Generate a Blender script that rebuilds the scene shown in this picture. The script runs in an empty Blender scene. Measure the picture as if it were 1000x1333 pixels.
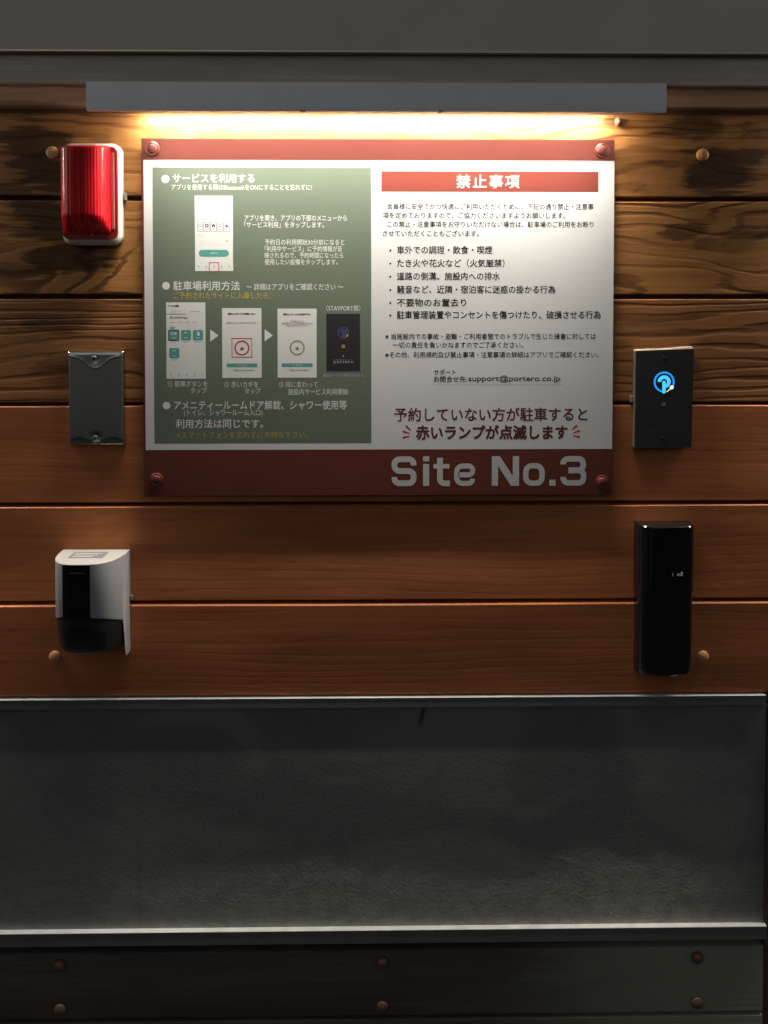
import bpy, bmesh, math, random
from mathutils import Vector, Matrix
random.seed(7)
S = bpy.context.scene
COL = S.collection
R = math.radians

# ------------------------------------------------------------------ camera
F = 963.0            # focal length in photo pixels (photo is 1000 x 1333)
CAMZ = 1.5
TILT, YAW = R(1.5), R(-0.7)
HORIZON = 400.0
cd = bpy.data.cameras.new('camera')
cam = bpy.data.objects.new('camera', cd); COL.objects.link(cam)
cam.location = (0, -0.963, CAMZ)
cam.rotation_euler = (R(90) - TILT, 0, YAW)
cd.sensor_fit = 'VERTICAL'; cd.sensor_height = 36; cd.sensor_width = 27
cd.lens = 36 * F / 1333
AXX = 500 - F * math.tan(YAW) * 0 - 0
AXY = HORIZON + F * math.tan(TILT)
cd.shift_y = (AXY - 666.5) / 1333
cd.clip_start = 0.05; cd.clip_end = 200
S.camera = cam

# ------------------------------------------------------------------ world, exposure
w = bpy.data.worlds.new('World'); S.world = w; w.use_nodes = True
nt = w.node_tree
bg = nt.nodes['Background']
sky = nt.nodes.new('ShaderNodeTexSky'); sky.sky_type = 'NISHITA'
sky.sun_disc = False; sky.sun_elevation = R(8); sky.sun_rotation = R(200)
hs = nt.nodes.new('ShaderNodeHueSaturation'); hs.inputs['Saturation'].default_value = 0.25
nt.links.new(sky.outputs[0], hs.inputs['Color']); nt.links.new(hs.outputs[0], bg.inputs[0])
bg.inputs[1].default_value = 0.073
S.view_settings.view_transform = 'Standard'; S.view_settings.look = 'None'
S.view_settings.exposure = 0; S.view_settings.gamma = 1; S.view_settings.use_curve_mapping = False
S.cycles.max_bounces = 6
LED_POWER = 2.3
LED_COL = (1.0, 0.925, 0.83)

# ------------------------------------------------------------------ photo pixel -> place
_rot = cam.rotation_euler.to_matrix()
def at(px, py, d=0.0):
    """point of the place seen at photo pixel (px, py), d metres in front of the wall plane"""
    v = _rot @ Vector(((px - 500) / F, (AXY - py) / F, -1.0))
    t = (-d - cam.location.y) / v.y
    return cam.location + v * t
def X(px, py=400, d=0): return at(px, py, d).x
def Z(py, px=500, d=0): return at(px, py, d).z

# ------------------------------------------------------------------ materials
def mat(name, col, rough=0.5, metal=0.0, spec=0.5, coat=0.0, coat_rough=0.05, emit=None, estr=1.0, bump=None, var=0.0, vscale=30, trans=0.0, rvar=0.0):
    m = bpy.data.materials.new(name); m.use_nodes = True
    n, l = m.node_tree.nodes, m.node_tree.links
    p = n['Principled BSDF']
    p.inputs['Base Color'].default_value = (*col, 1)
    p.inputs['Roughness'].default_value = rough
    p.inputs['Metallic'].default_value = metal
    p.inputs['Specular IOR Level'].default_value = spec
    p.inputs['Coat Weight'].default_value = coat
    p.inputs['Coat Roughness'].default_value = coat_rough
    p.inputs['Transmission Weight'].default_value = trans
    if emit:
        p.inputs['Emission Color'].default_value = (*emit, 1)
        p.inputs['Emission Strength'].default_value = estr
    if var or bump or rvar:
        g = n.new('ShaderNodeNewGeometry')
        nz = n.new('ShaderNodeTexNoise'); nz.inputs['Scale'].default_value = vscale; nz.inputs['Detail'].default_value = 6
        l.new(g.outputs['Position'], nz.inputs['Vector'])
        if var:
            mr = n.new('ShaderNodeMapRange'); mr.inputs[1].default_value = 0.3; mr.inputs[2].default_value = 0.7
            mr.inputs[3].default_value = 1 - var; mr.inputs[4].default_value = 1 + var
            l.new(nz.outputs['Fac'], mr.inputs[0])
            mx = n.new('ShaderNodeVectorMath'); mx.operation = 'SCALE'; mx.inputs[0].default_value = col
            l.new(mr.outputs[0], mx.inputs['Scale']); l.new(mx.outputs[0], p.inputs['Base Color'])
        if rvar:
            mr = n.new('ShaderNodeMapRange'); mr.inputs[1].default_value = 0.3; mr.inputs[2].default_value = 0.7
            mr.inputs[3].default_value = max(rough - rvar, .02); mr.inputs[4].default_value = rough + rvar
            l.new(nz.outputs['Fac'], mr.inputs[0]); l.new(mr.outputs[0], p.inputs['Roughness'])
        if bump:
            nb = n.new('ShaderNodeTexNoise'); nb.inputs['Scale'].default_value = bump[0]; nb.inputs['Detail'].default_value = 4
            l.new(g.outputs['Position'], nb.inputs['Vector'])
            b = n.new('ShaderNodeBump'); b.inputs['Strength'].default_value = 1; b.inputs['Distance'].default_value = bump[1]
            l.new(nb.outputs['Fac'], b.inputs['Height']); l.new(b.outputs[0], p.inputs['Normal'])
    return m

class N:
    """tiny node builder"""
    def __init__(s, m): s.t = m.node_tree; s.n = s.t.nodes; s.l = s.t.links
    def put(s, sock, v):
        if hasattr(v, 'is_linked'): s.l.new(v, sock)
        else: sock.default_value = v
    def math(s, op, a, b=0.0, c=None, clamp=False):
        k = s.n.new('ShaderNodeMath'); k.operation = op; k.use_clamp = clamp
        s.put(k.inputs[0], a); s.put(k.inputs[1], b)
        if c is not None: s.put(k.inputs[2], c)
        return k.outputs[0]
    def rng(s, v, a, b, c=0.0, d=1.0, smooth=True):
        k = s.n.new('ShaderNodeMapRange'); k.interpolation_type = 'SMOOTHSTEP' if smooth else 'LINEAR'
        s.put(k.inputs[0], v)
        for i, q in enumerate((a, b, c, d)): s.put(k.inputs[i + 1], q)
        return k.outputs[0]
    def comb(s, x, y, z):
        k = s.n.new('ShaderNodeCombineXYZ')
        for i, q in enumerate((x, y, z)): s.put(k.inputs[i], q)
        return k.outputs[0]
    def noise(s, vec, scale=1.0, detail=2.0, rough=0.5, dist=0.0):
        k = s.n.new('ShaderNodeTexNoise'); s.put(k.inputs['Vector'], vec)
        k.inputs['Scale'].default_value = scale; k.inputs['Detail'].default_value = detail
        k.inputs['Roughness'].default_value = rough; k.inputs['Distortion'].default_value = dist
        return k.outputs['Fac']
    def mix(s, f, a, b):
        k = s.n.new('ShaderNodeMix'); k.data_type = 'RGBA'
        s.put(k.inputs[0], f)
        s.put(k.inputs[6], a if hasattr(a, 'is_linked') else (*a, 1)); s.put(k.inputs[7], b if hasattr(b, 'is_linked') else (*b, 1))
        return k.outputs[2]

def wood(name, light, dark, ringk, swirl, ringdepth, stain, stains_and_shadow=(), right_glow=None, fibre=0.25, rough=0.55, bumpd=0.0006, spread=(2.0, 11.0)):
    m = bpy.data.materials.new(name); m.use_nodes = True
    b = N(m); p = b.n['Principled BSDF']
    geo = b.n.new('ShaderNodeNewGeometry'); sep = b.n.new('ShaderNodeSeparateXYZ'); b.l.new(geo.outputs['Position'], sep.inputs[0])
    x, y, z = sep.outputs
    oi = b.n.new('ShaderNodeObjectInfo'); off = b.math('MULTIPLY', oi.outputs['Random'], 37.0)
    v = b.comb(b.math('MULTIPLY', x, spread[0]), off, b.math('MULTIPLY', z, spread[1]))
    n1 = b.noise(v, 1.0, 2.5, 0.45, 0.3)
    n1b = b.noise(b.comb(b.math('MULTIPLY', x, 9), off, b.math('MULTIPLY', z, 60)), 1.0, 2.0)
    f = b.math('ADD', b.math('MULTIPLY', z, ringk), b.math('MULTIPLY', n1, swirl))
    f = b.math('ADD', f, b.math('MULTIPLY', n1b, 0.9))
    sn = b.math('SINE', b.math('MULTIPLY', f, 6.2832))
    ring = b.rng(sn, -0.1, 1.0)                       # broad earlywood, narrow latewood line
    ring = b.math('POWER', ring, 1.8)
    rstr = b.rng(b.noise(b.comb(b.math('MULTIPLY', x, 3), off, b.math('MULTIPLY', z, 20)), 1.0, 2.0), 0.3, 0.65, 0.25, 1.0)
    ring = b.math('MULTIPLY', ring, rstr)
    fib = b.noise(b.comb(b.math('MULTIPLY', x, 12), off, b.math('MULTIPLY', z, 900)), 1.0, 3.0, 0.6)
    fib2 = b.noise(b.comb(b.math('MULTIPLY', x, 4), off, b.math('MULTIPLY', z, 120)), 1.0, 3.0, 0.6)
    tone = b.noise(b.comb(b.math('MULTIPLY', x, 3.5), off, b.math('MULTIPLY', z, 16)), 1.0, 3.0, 0.55)
    col = b.mix(b.rng(tone, 0.3, 0.7), light, tuple(c * 0.62 for c in light))
    col = b.mix(b.math('MULTIPLY', b.rng(fib2, 0.35, 0.75), 0.35), col, dark)
    col = b.mix(b.math('MULTIPLY', b.rng(fib, 0.35, 0.75), fibre), col, dark)
    col = b.mix(b.math('MULTIPLY', ring, ringdepth, clamp=True), col, dark)
    # dark heartwood / weather staining and painted lamp shadow, ragged along the grain
    sn1 = b.noise(b.comb(b.math('MULTIPLY', x, 9), off, b.math('MULTIPLY', z, 34)), 1.0, 4.0, 0.6, 0.4)
    sn2 = b.noise(b.comb(b.math('MULTIPLY', x, 10), off, b.math('MULTIPLY', z, 190)), 1.0, 3.0, 0.6)
    mask = b.rng(sn1, 0.60, 0.68, 0.0, stain)
    for (px, py, rx, rz, s) in stains_and_shadow:
        c = at(px, py)
        dx = b.math('DIVIDE', b.math('SUBTRACT', x, c.x), rx); dz = b.math('DIVIDE', b.math('SUBTRACT', z, c.z), rz)
        rr = b.math('SQRT', b.math('ADD', b.math('MULTIPLY', dx, dx), b.math('MULTIPLY', dz, dz)))
        rr = b.math('ADD', rr, b.math('MULTIPLY', b.math('SUBTRACT', sn1, 0.5), 2.6))
        rr = b.math('ADD', rr, b.math('MULTIPLY', b.math('SUBTRACT', sn2, 0.5), 1.5))
        mask = b.math('MAXIMUM', mask, b.rng(rr, 1.05, 0.6, 0.0, s * 0.9))
    mask = b.math('MULTIPLY', mask, b.rng(fib2, 0.2, 0.7, 1.0, 0.8))
    col = b.mix(b.math('MINIMUM', mask, 1.0), col, tuple(c * 0.17 for c in dark))
    if right_glow:       # light from the right, painted as a paler grey-green board end
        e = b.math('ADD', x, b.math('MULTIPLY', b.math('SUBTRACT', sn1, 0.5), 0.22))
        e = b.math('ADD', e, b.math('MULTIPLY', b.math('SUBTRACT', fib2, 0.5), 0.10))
        col = b.mix(b.rng(e, X(600, 1280), X(900, 1280), 0.0, 0.9), col, right_glow)
    b.l.new(col, p.inputs['Base Color'])
    b.put(p.inputs['Roughness'], b.rng(fib, 0.2, 0.8, rough - 0.08, rough + 0.15))
    p.inputs['Specular IOR Level'].default_value = 0.22
    h = b.math('ADD', b.math('MULTIPLY', ring, -1.0), b.math('MULTIPLY', fib, 0.25))
    h = b.math('ADD', h, b.math('MULTIPLY', fib2, 0.3))
    bp = b.n.new('ShaderNodeBump'); bp.inputs['Strength'].default_value = 1.0; bp.inputs['Distance'].default_value = bumpd
    b.l.new(h, bp.inputs['Height']); b.l.new(bp.outputs[0], p.inputs['Normal'])
    return m

LIGHTW, DARKW = (0.48, 0.22, 0.064), (0.115, 0.042, 0.015)
M = {}
M['wood_top'] = wood('wood_top', LIGHTW, DARKW, 45, 9.0, 0.7, 0.55, spread=(2.4, 8.0),
    stains_and_shadow=[(45, 190, .048, .040, 1), (75, 235, .065, .030, 1), (20, 250, .04, .014, .9), (905, 165, .05, .018, .9), (925, 225, .05, .036, 1), (975, 205, .03, .012, .9), (25, 133, .05, .01, .4), (800, 158, .016, .0045, .9)])  # left patches also take in the red lamp's shadow
M['wood_trim_lit'] = wood('wood_trim_lit', (0.72, 0.44, 0.27), (0.30, 0.15, 0.08), 45, 6.0, 0.4, 0.1, stains_and_shadow=[(40, 139, .06, .005, .5)])  # pale colour stands in for scattered lamp light on this board
M['wood_second'] = wood('wood_second', LIGHTW, DARKW, 45, 13.0, 0.85, 0.5, spread=(2.6, 8.0),
    stains_and_shadow=[(60, 290, .060, .032, 1), (90, 335, .065, .020, 1), (895, 300, .035, .016, .9), (970, 306, .05, .010, .8), (20, 350, .06, .010, .6)])  # left patches carry the lamp's shadow as well as stain
M['wood_third'] = wood('wood_third', (0.42, 0.18, 0.062), (0.09, 0.032, 0.012), 70, 6.0, 0.6, 0.35,
    stains_and_shadow=[(60, 420, .05, .016, .7), (80, 480, .04, .02, .5), (850, 420, .05, .006, .4)])
M['wood_low'] = wood('wood_low', (0.60, 0.205, 0.075), (0.25, 0.078, 0.03), 90, 6.0, 0.07, 0.12, fibre=0.3, bumpd=0.00005, rough=0.5, spread=(1.2, 6))
M['wood_base'] = wood('wood_base', (0.15, 0.12, 0.095), (0.06, 0.047, 0.04), 120, 5.0, 0.15, 0.15, right_glow=(0.31, 0.32, 0.24), fibre=0.3, bumpd=0.0001, rough=0.5, spread=(1.2, 6))  # paler right end is side light put into the colour
M['beam'] = wood('beam_paint', (0.64, 0.57, 0.48), (0.38, 0.34, 0.30), 120, 3.0, 0.3, 0.0, fibre=0.35, bumpd=0.00015, rough=0.5, spread=(1, 5))
M['plug'] = mat('plug_plastic', (0.50, 0.245, 0.10), 0.45, var=0.12, vscale=300)
M['plug_dark'] = mat('plug_plastic_brown', (0.10, 0.055, 0.042), 0.45, var=0.12, vscale=300)
M['backing'] = mat('backing_felt', (0.14, 0.075, 0.04), 0.9, var=0.2)
M['fascia'] = mat('fascia_metal', (0.50, 0.435, 0.365), 0.5, metal=0.0, var=0.06, vscale=14, bump=(250, 0.00005))
M['fascia_lip'] = mat('fascia_lip_metal', (0.62, 0.55, 0.45), 0.35, metal=0.6)
M['hood'] = mat('hood_aluminium', (0.68, 0.70, 0.74), 0.42, metal=0.15, var=0.04, vscale=25, bump=(900, 0.00002))
M['rail'] = mat('rail_aluminium', (0.17, 0.175, 0.18), 0.38, metal=0.3, var=0.10, vscale=20, bump=(600, 0.00003))
M['rail_top'] = mat('rail_lit_aluminium', (0.75, 0.75, 0.74), 0.35, metal=0.5, var=0.12, vscale=40)  # same rail metal, lightened for the light on its top face
M['signred'] = mat('sign_red_print', (0.115, 0.030, 0.022), 0.28, var=0.05, vscale=18, coat=0.2, coat_rough=0.2)
M['signwhite'] = mat('sign_white_print', (0.57, 0.58, 0.575), 0.3, var=0.015, vscale=9)
M['signgreen'] = mat('sign_green_print', (0.115, 0.145, 0.108), 0.3, var=0.03, vscale=12)
M['pw'] = mat('print_white', (0.60, 0.61, 0.59), 0.4)
M['pk'] = mat('print_black', (0.012, 0.012, 0.012), 0.5, spec=0.15)
M['pgrey'] = mat('print_grey', (0.35, 0.35, 0.34), 0.4)
M['plgrey'] = mat('print_light_grey', (0.52, 0.52, 0.52), 0.4)
M['pyellow'] = mat('print_yellow', (0.42, 0.33, 0.06), 0.4)
M['pmar'] = mat('print_maroon', (0.085, 0.018, 0.022), 0.4)
M['pred'] = mat('print_red', (0.36, 0.03, 0.035), 0.4)
M['pbar'] = mat('print_brick_red', (0.18, 0.040, 0.028), 0.35)
M['pteal'] = mat('print_teal', (0.07, 0.27, 0.24), 0.4)
M['pgreen'] = mat('print_olive_green', (0.16, 0.25, 0.05), 0.4)
M['pnavy'] = mat('print_navy', (0.05, 0.06, 0.15), 0.4)
M['pblack'] = mat('print_black_panel', (0.022, 0.02, 0.024), 0.35)
M['siteno'] = mat('print_silver_grey', (0.46, 0.48, 0.48), 0.4)
M['signcap'] = mat('sign_cap_red', (0.13, 0.032, 0.025), 0.2, coat=0.5)
M['white_plastic'] = mat('white_plastic', (0.55, 0.535, 0.49), 0.35, var=0.03, vscale=60, coat=0.2)
M['steel'] = mat('brushed_steel', (0.55, 0.56, 0.55), 0.24, metal=1.0)
M['screw'] = mat('screw_metal', (0.55, 0.53, 0.5), 0.28, metal=1.0)
M['recess'] = mat('screw_recess', (0.02, 0.02, 0.02), 0.6)
M['black_gloss'] = mat('black_gloss_plastic', (0.006, 0.006, 0.007), 0.09, spec=1.0, rvar=0.03, vscale=60)
M['black_matt'] = mat('black_matt_plastic', (0.012, 0.012, 0.013), 0.4)
M['reader'] = mat('reader_acrylic', (0.030, 0.031, 0.033), 0.22, rvar=0.05, vscale=50)
M['gasket'] = mat('caulk_offwhite', (0.42, 0.34, 0.26), 0.7, bump=(400, 0.0004))
M['reader_side'] = mat('reader_side_grey', (0.12, 0.10, 0.085), 0.5)
M['blue'] = mat('led_blue', (0.02, 0.2, 0.6), 0.4, emit=(0.025, 0.33, 1.0), estr=0.85)
M['cyan'] = mat('led_cyan', (0.02, 0.4, 0.7), 0.4, emit=(0.08, 0.60, 1.0), estr=0.95)
M['ledwhite'] = mat('led_white', (0.6, 0.6, 0.5), 0.4, emit=(1.0, 1.0, 0.72), estr=0.8)
M['lockdim'] = mat('padlock_dim', (0.16, 0.17, 0.22), 0.4)
M['brandim'] = mat('reader_dim_print', (0.05, 0.047, 0.047), 0.4)
M['silver'] = mat('silver_paint', (0.47, 0.50, 0.52), 0.38, metal=0.35, var=0.03, vscale=30, bump=(1500, 0.00001))
M['silver_top'] = mat('silver_paint_top', (0.38, 0.365, 0.355), 0.5, metal=0.1)
M['sticker'] = mat('sticker_grey', (0.15, 0.15, 0.15), 0.5)
M['led'] = mat('led_diffuser', (0.8, 0.8, 0.8), 0.5, emit=(1, 0.90, 0.76), estr=330)
M['clear'] = mat('clear_plastic_nub', (0.3, 0.28, 0.24), 0.3, trans=0.5)
M['pink'] = mat('pink_plug', (0.55, 0.16, 0.13), 0.35)
M['asphalt'] = mat('asphalt', (0.05, 0.05, 0.05), 0.9, var=0.25, vscale=60, bump=(300, 0.002))
M['trim'] = mat('trim_brown', (0.075, 0.045, 0.036), 0.6, var=0.1)
M['block'] = mat('sky_block_face', (0.36, 0.355, 0.33), 0.9, var=0.25, vscale=12, bump=(60, 0.002))

# red lens: ribs under a smooth clear coat
def red_lens():
    m = mat('red_lens', (0.42, 0.004, 0.012), 0.45, spec=0.12, coat=0.28, coat_rough=0.10)
    b = N(m); p = b.n['Principled BSDF']
    p.inputs['Subsurface Weight'].default_value = 0.6; p.inputs['Subsurface Radius'].default_value = (1, 0.06, 0.06); p.inputs['Subsurface Scale'].default_value = 0.012
    g = b.n.new('ShaderNodeNewGeometry'); sp = b.n.new('ShaderNodeSeparateXYZ'); b.l.new(g.outputs['Position'], sp.inputs[0])
    s = b.math('SINE', b.math('MULTIPLY', b.math('ADD', sp.outputs[0], b.math('MULTIPLY', sp.outputs[1], 0.6)), 1500.0))
    n = b.noise(b.comb(b.math('MULTIPLY', sp.outputs[0], 160), 0.0, b.math('MULTIPLY', sp.outputs[2], 6)), 1.0, 2.0)
    c = b.mix(b.rng(n, 0.38, 0.62), (0.62, 0.010, 0.020), (0.40, 0.004, 0.012))
    c = b.mix(b.rng(s, 0.5, 1.0, 0.0, 0.5), c, (0.10, 0.0, 0.004))
    b.l.new(c, p.inputs['Base Color'])
    bp = b.n.new('ShaderNodeBump'); bp.inputs['Distance'].default_value = 0.00015
    b.l.new(s, bp.inputs['Height']); b.l.new(bp.outputs[0], p.inputs['Normal'])
    return m
M['red'] = red_lens()
M['redflange'] = mat('red_flange', (0.30, 0.010, 0.014), 0.25, coat=0.3)
M['clearlens'] = mat('lens_inner_clear', (0.40, 0.13, 0.12), 0.25, coat=0.6)

def mortar():
    m = bpy.data.materials.new('dark_mortar'); m.use_nodes = True
    b = N(m); p = b.n['Principled BSDF']
    g = b.n.new('ShaderNodeNewGeometry'); sp = b.n.new('ShaderNodeSeparateXYZ'); b.l.new(g.outputs['Position'], sp.inputs[0])
    x, y, z = sp.outputs
    big = b.noise(b.comb(b.math('MULTIPLY', x, 5), 0.0, b.math('MULTIPLY', z, 7)), 1.0, 3.0, 0.5, 0.8)
    fine = b.noise(g.outputs['Position'], 260, 5.0, 0.65)
    mid = b.noise(g.outputs['Position'], 45, 4.0, 0.6)
    z0 = Z(1207); 
    hh = b.math('SUBTRACT', b.math('SUBTRACT', z, z0), b.math('MULTIPLY', b.math('SUBTRACT', big, 0.5), 0.11))
    # dusty splash zone at the bottom with a soft wavy upper edge, fading out at the far left
    low = b.rng(hh, 0.105, 0.03)
    lowx = b.rng(x, X(60), X(420), 0.25, 1.0)
    lowr = b.rng(x, X(990), X(880), 0.4, 1.0)
    low = b.math('MULTIPLY', low, b.math('MULTIPLY', lowx, lowr))
    c = b.mix(b.rng(big, 0.40, 0.54), (0.175, 0.176, 0.170), (0.135, 0.136, 0.134))
    c = b.mix(b.math('MULTIPLY', low, b.rng(mid, 0.3, 0.7, 0.45, 1.0)), c, (0.31, 0.32, 0.26))
    c = b.mix(b.math('MULTIPLY', b.rng(fine, 0.62, 0.72), b.math('MULTIPLY', low, 0.5)), c, (0.25, 0.24, 0.2))
    # pale vertical run mark
    dx = b.math('ABSOLUTE', b.math('SUBTRACT', x, X(174)))
    run = b.math('MULTIPLY', b.rng(dx, 0.007, 0.001), b.rng(z, Z(1000), Z(1180), 0.0, 0.35))
    c = b.mix(run, c, (0.12, 0.12, 0.10))
    # short dark drip under the top rail
    ddx = b.math('ABSOLUTE', b.math('SUBTRACT', b.math('SUBTRACT', x, X(551)), b.math('MULTIPLY', b.math('SUBTRACT', z, Z(930)), 0.25)))
    drip = b.math('MULTIPLY', b.rng(ddx, 0.005, 0.001), b.rng(z, Z(950), Z(938)))
    c = b.mix(b.math('MULTIPLY', drip, 0.8), c, (0.012, 0.012, 0.012))
    b.l.new(c, p.inputs['Base Color']); p.inputs['Roughness'].default_value = 0.62
    h = b.math('ADD', b.math('MULTIPLY', fine, b.rng(low, 0.0, 1.0, 0.12, 1.0)), b.math('MULTIPLY', mid, b.rng(low, 0.0, 1.0, 0.1, 1.2)))
    bp = b.n.new('ShaderNodeBump'); bp.inputs['Distance'].default_value = 0.0030
    b.l.new(h, bp.inputs['Height']); b.l.new(bp.outputs[0], p.inputs['Normal'])
    return m
M['mortar'] = mortar()

# ------------------------------------------------------------------ object helpers
def link(name, bm_or_me, m, parent=None, smooth=False, loc=None):
    if isinstance(bm_or_me, bmesh.types.BMesh):
        me = bpy.data.meshes.new(name)
        bmesh.ops.recalc_face_normals(bm_or_me, faces=bm_or_me.faces)
        bm_or_me.to_mesh(me); bm_or_me.free()
    else: me = bm_or_me
    if smooth:
        me.polygons.foreach_set('use_smooth', [True] * len(me.polygons))
        try: me.set_sharp_from_angle(angle=R(35))
        except Exception: pass
    me.materials.clear(); me.materials.append(m)
    o = bpy.data.objects.new(name, me); COL.objects.link(o)
    if parent:
        o.parent = parent
        # meshes are written in place coordinates: undo the parent's base point
        p = parent
        off = Vector((0, 0, 0))
        while p: off += p.location; p = p.parent
        o.location = -off if loc is None else loc
    elif loc is not None: o.location = loc
    return o
def thing(name, label, cat, loc, group=None):
    o = bpy.data.objects.new(name, None); COL.objects.link(o); o.location = loc; o.empty_display_size = 0.03
    o['label'] = label; o['category'] = cat
    if group: o['group'] = group
    return o
def tag(o, label, cat, group=None):
    o['label'] = label; o['category'] = cat
    if group: o['group'] = group
    return o

def box(bm, x0, x1, y0, y1, z0, z1, bev=0.0, seg=2):
    r = bmesh.ops.create_cube(bm, size=1)
    vs = r['verts']
    for v in vs:
        v.co = Vector((x0 + (v.co.x + .5) * (x1 - x0), y0 + (v.co.y + .5) * (y1 - y0), z0 + (v.co.z + .5) * (z1 - z0)))
    if bev:
        es = set(e for v in vs for e in v.link_edges)
        bmesh.ops.bevel(bm, geom=list(es), offset=bev, segments=seg, affect='EDGES', profile=0.5)
def B(x0, x1, d0, d1, z0, z1, bev=0.0, seg=2):
    bm = bmesh.new(); box(bm, min(x0, x1), max(x0, x1), -max(d0, d1), -min(d0, d1), min(z0, z1), max(z0, z1), bev, seg); return bm
def rrect(cx, cz, w, h, r, n=5):
    pts = []
    r = max(min(r, w / 2 - 1e-6, h / 2 - 1e-6), 1e-5)
    for (sx, sz, a0) in ((1, 1, 0), (-1, 1, 90), (-1, -1, 180), (1, -1, 270)):
        for i in range(n + 1):
            a = R(a0 + 90 * i / n)
            pts.append((cx + sx * (w / 2 - r) + r * math.cos(a), cz + sz * (h / 2 - r) + r * math.sin(a)))
    return pts
def circ(cx, cz, r, n=24): return [(cx + r * math.cos(2 * math.pi * i / n), cz + r * math.sin(2 * math.pi * i / n)) for i in range(n)]
def loft(layers, bm=None, cap0=True, cap1=True):
    """layers: [(points (x,z), depth d)], joined in order"""
    bm = bm or bmesh.new(); prev = None; first = None
    for pts, d in layers:
        ring = [bm.verts.new((p[0], -d, p[1])) for p in pts]
        if prev:
            n = len(ring)
            for i in range(n): bm.faces.new((prev[i], prev[(i + 1) % n], ring[(i + 1) % n], ring[i]))
        else: first = ring
        prev = ring
    if cap0 and len(layers) > 1: bm.faces.new(first)
    if cap1: bm.faces.new(prev)
    return bm
def dome(cx, cz, r, d0, h, n=28, flat=0.45):
    L = [(circ(cx, cz, r, n), d0), (circ(cx, cz, r, n), d0 + h * flat)]
    for k in range(1, 6):
        a = R(90 * k / 6); L.append((circ(cx, cz, r * math.cos(a), n), d0 + h * flat + h * (1 - flat) * math.sin(a)))
    return loft(L)
def poly(pts, d, bm=None):
    bm = bm or bmesh.new(); f = bm.faces.new([bm.verts.new((p[0], -d, p[1])) for p in pts])
    return bm
def annulus(cx, cz, r0, r1, d, a0=0, a1=360, n=40, bm=None):
    bm = bm or bmesh.new(); A = []; 
    for i in range(n + 1):
        a = R(a0 + (a1 - a0) * i / n); c, s = math.cos(a), math.sin(a)
        A.append((bm.verts.new((cx + r0 * c, -d, cz + r0 * s)), bm.verts.new((cx + r1 * c, -d, cz + r1 * s))))
    for i in range(n): bm.faces.new((A[i][0], A[i][1], A[i + 1][1], A[i + 1][0]))
    return bm
def frame(pts_out, pts_in, d, bm=None):
    bm = bm or bmesh.new(); n = len(pts_out)
    o = [bm.verts.new((p[0], -d, p[1])) for p in pts_out]; i_ = [bm.verts.new((p[0], -d, p[1])) for p in pts_in]
    for k in range(n): bm.faces.new((o[k], o[(k + 1) % n], i_[(k + 1) % n], i_[k]))
    return bm
def tri_bm(bm): bmesh.ops.triangulate(bm, faces=bm.faces); return bm

# text: one mesh per printed line, fitted to its measured length
def _glyphs(s, space, res):
    c = bpy.data.curves.new('lettering', 'FONT'); c.body = s; c.size = 1.0; c.resolution_u = res; c.space_character = space
    o = bpy.data.objects.new('lettering', c); COL.objects.link(o)
    bpy.context.view_layer.update()
    me = bpy.data.meshes.new_from_object(o.evaluated_get(bpy.context.evaluated_depsgraph_get()))
    bpy.data.objects.remove(o); bpy.data.curves.remove(c)
    return me
def text_mesh(s, x0, x1, zc, em, d, bold=0.0, space=1.0, yfit=None, res=2):
    # heavier weights: the glyph outline is struck several times, a few hundredths of an em apart
    me = _glyphs(s, space, res)
    vs = [v.co.copy() for v in me.vertices]; fs = [tuple(p.vertices) for p in me.polygons]
    bpy.data.meshes.remove(me)
    k = 1 if not bold else (5 if bold < .03 else 9)
    V = []; Fc = []
    for q in range(k):
        dx = dy = 0.0
        if q:
            a = 2 * math.pi * (q - .5) / (k - 1); dx, dy = bold * math.cos(a), bold * math.sin(a)
        n0 = len(V)
        V += [(v.x + dx, v.y + dy, q) for v in vs]; Fc += [tuple(i + n0 for i in f) for f in fs]
    xs = [v[0] for v in V]; ys = [v[1] for v in V]
    a, b2, lo, hi = min(xs), max(xs), min(ys), max(ys)
    sx = (x1 - x0) / (b2 - a)
    if yfit: sy = (yfit[1] - yfit[0]) / (hi - lo); base = yfit[0] - lo * sy
    else: sy = em; base = zc - CJKMID * em
    me = bpy.data.meshes.new('lettering')
    me.from_pydata([(x0 + (v[0] - a) * sx, -d - v[2] * 0.000004, base + v[1] * sy) for v in V], [], Fc)
    return me
def _probe():
    c = bpy.data.curves.new('probe', 'FONT'); c.body = '国国'; c.size = 1.0
    o = bpy.data.objects.new('probe', c); COL.objects.link(o); bpy.context.view_layer.update()
    me = bpy.data.meshes.new_from_object(o.evaluated_get(bpy.context.evaluated_depsgraph_get()))
    ys = [v.co.y for v in me.vertices]; xs = [v.co.x for v in me.vertices]
    r = (min(ys), max(ys), min(xs), max(xs))
    bpy.data.objects.remove(o); bpy.data.curves.remove(c); bpy.data.meshes.remove(me)
    return r
_p = _probe(); print('PROBE', _p)
CJKMID = (_p[0] + _p[1]) / 2; CJKH = (_p[1] - _p[0]) / 0.90       # nominal em height in curve units

# ================================================================== SETTING
XL, XR = -1.95, 1.95
gm = bmesh.new(); box(gm, -40, 40, -40, 40, -0.2, 0.0)
g = link('ground', gm, M['asphalt']); g['kind'] = 'structure'

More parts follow.
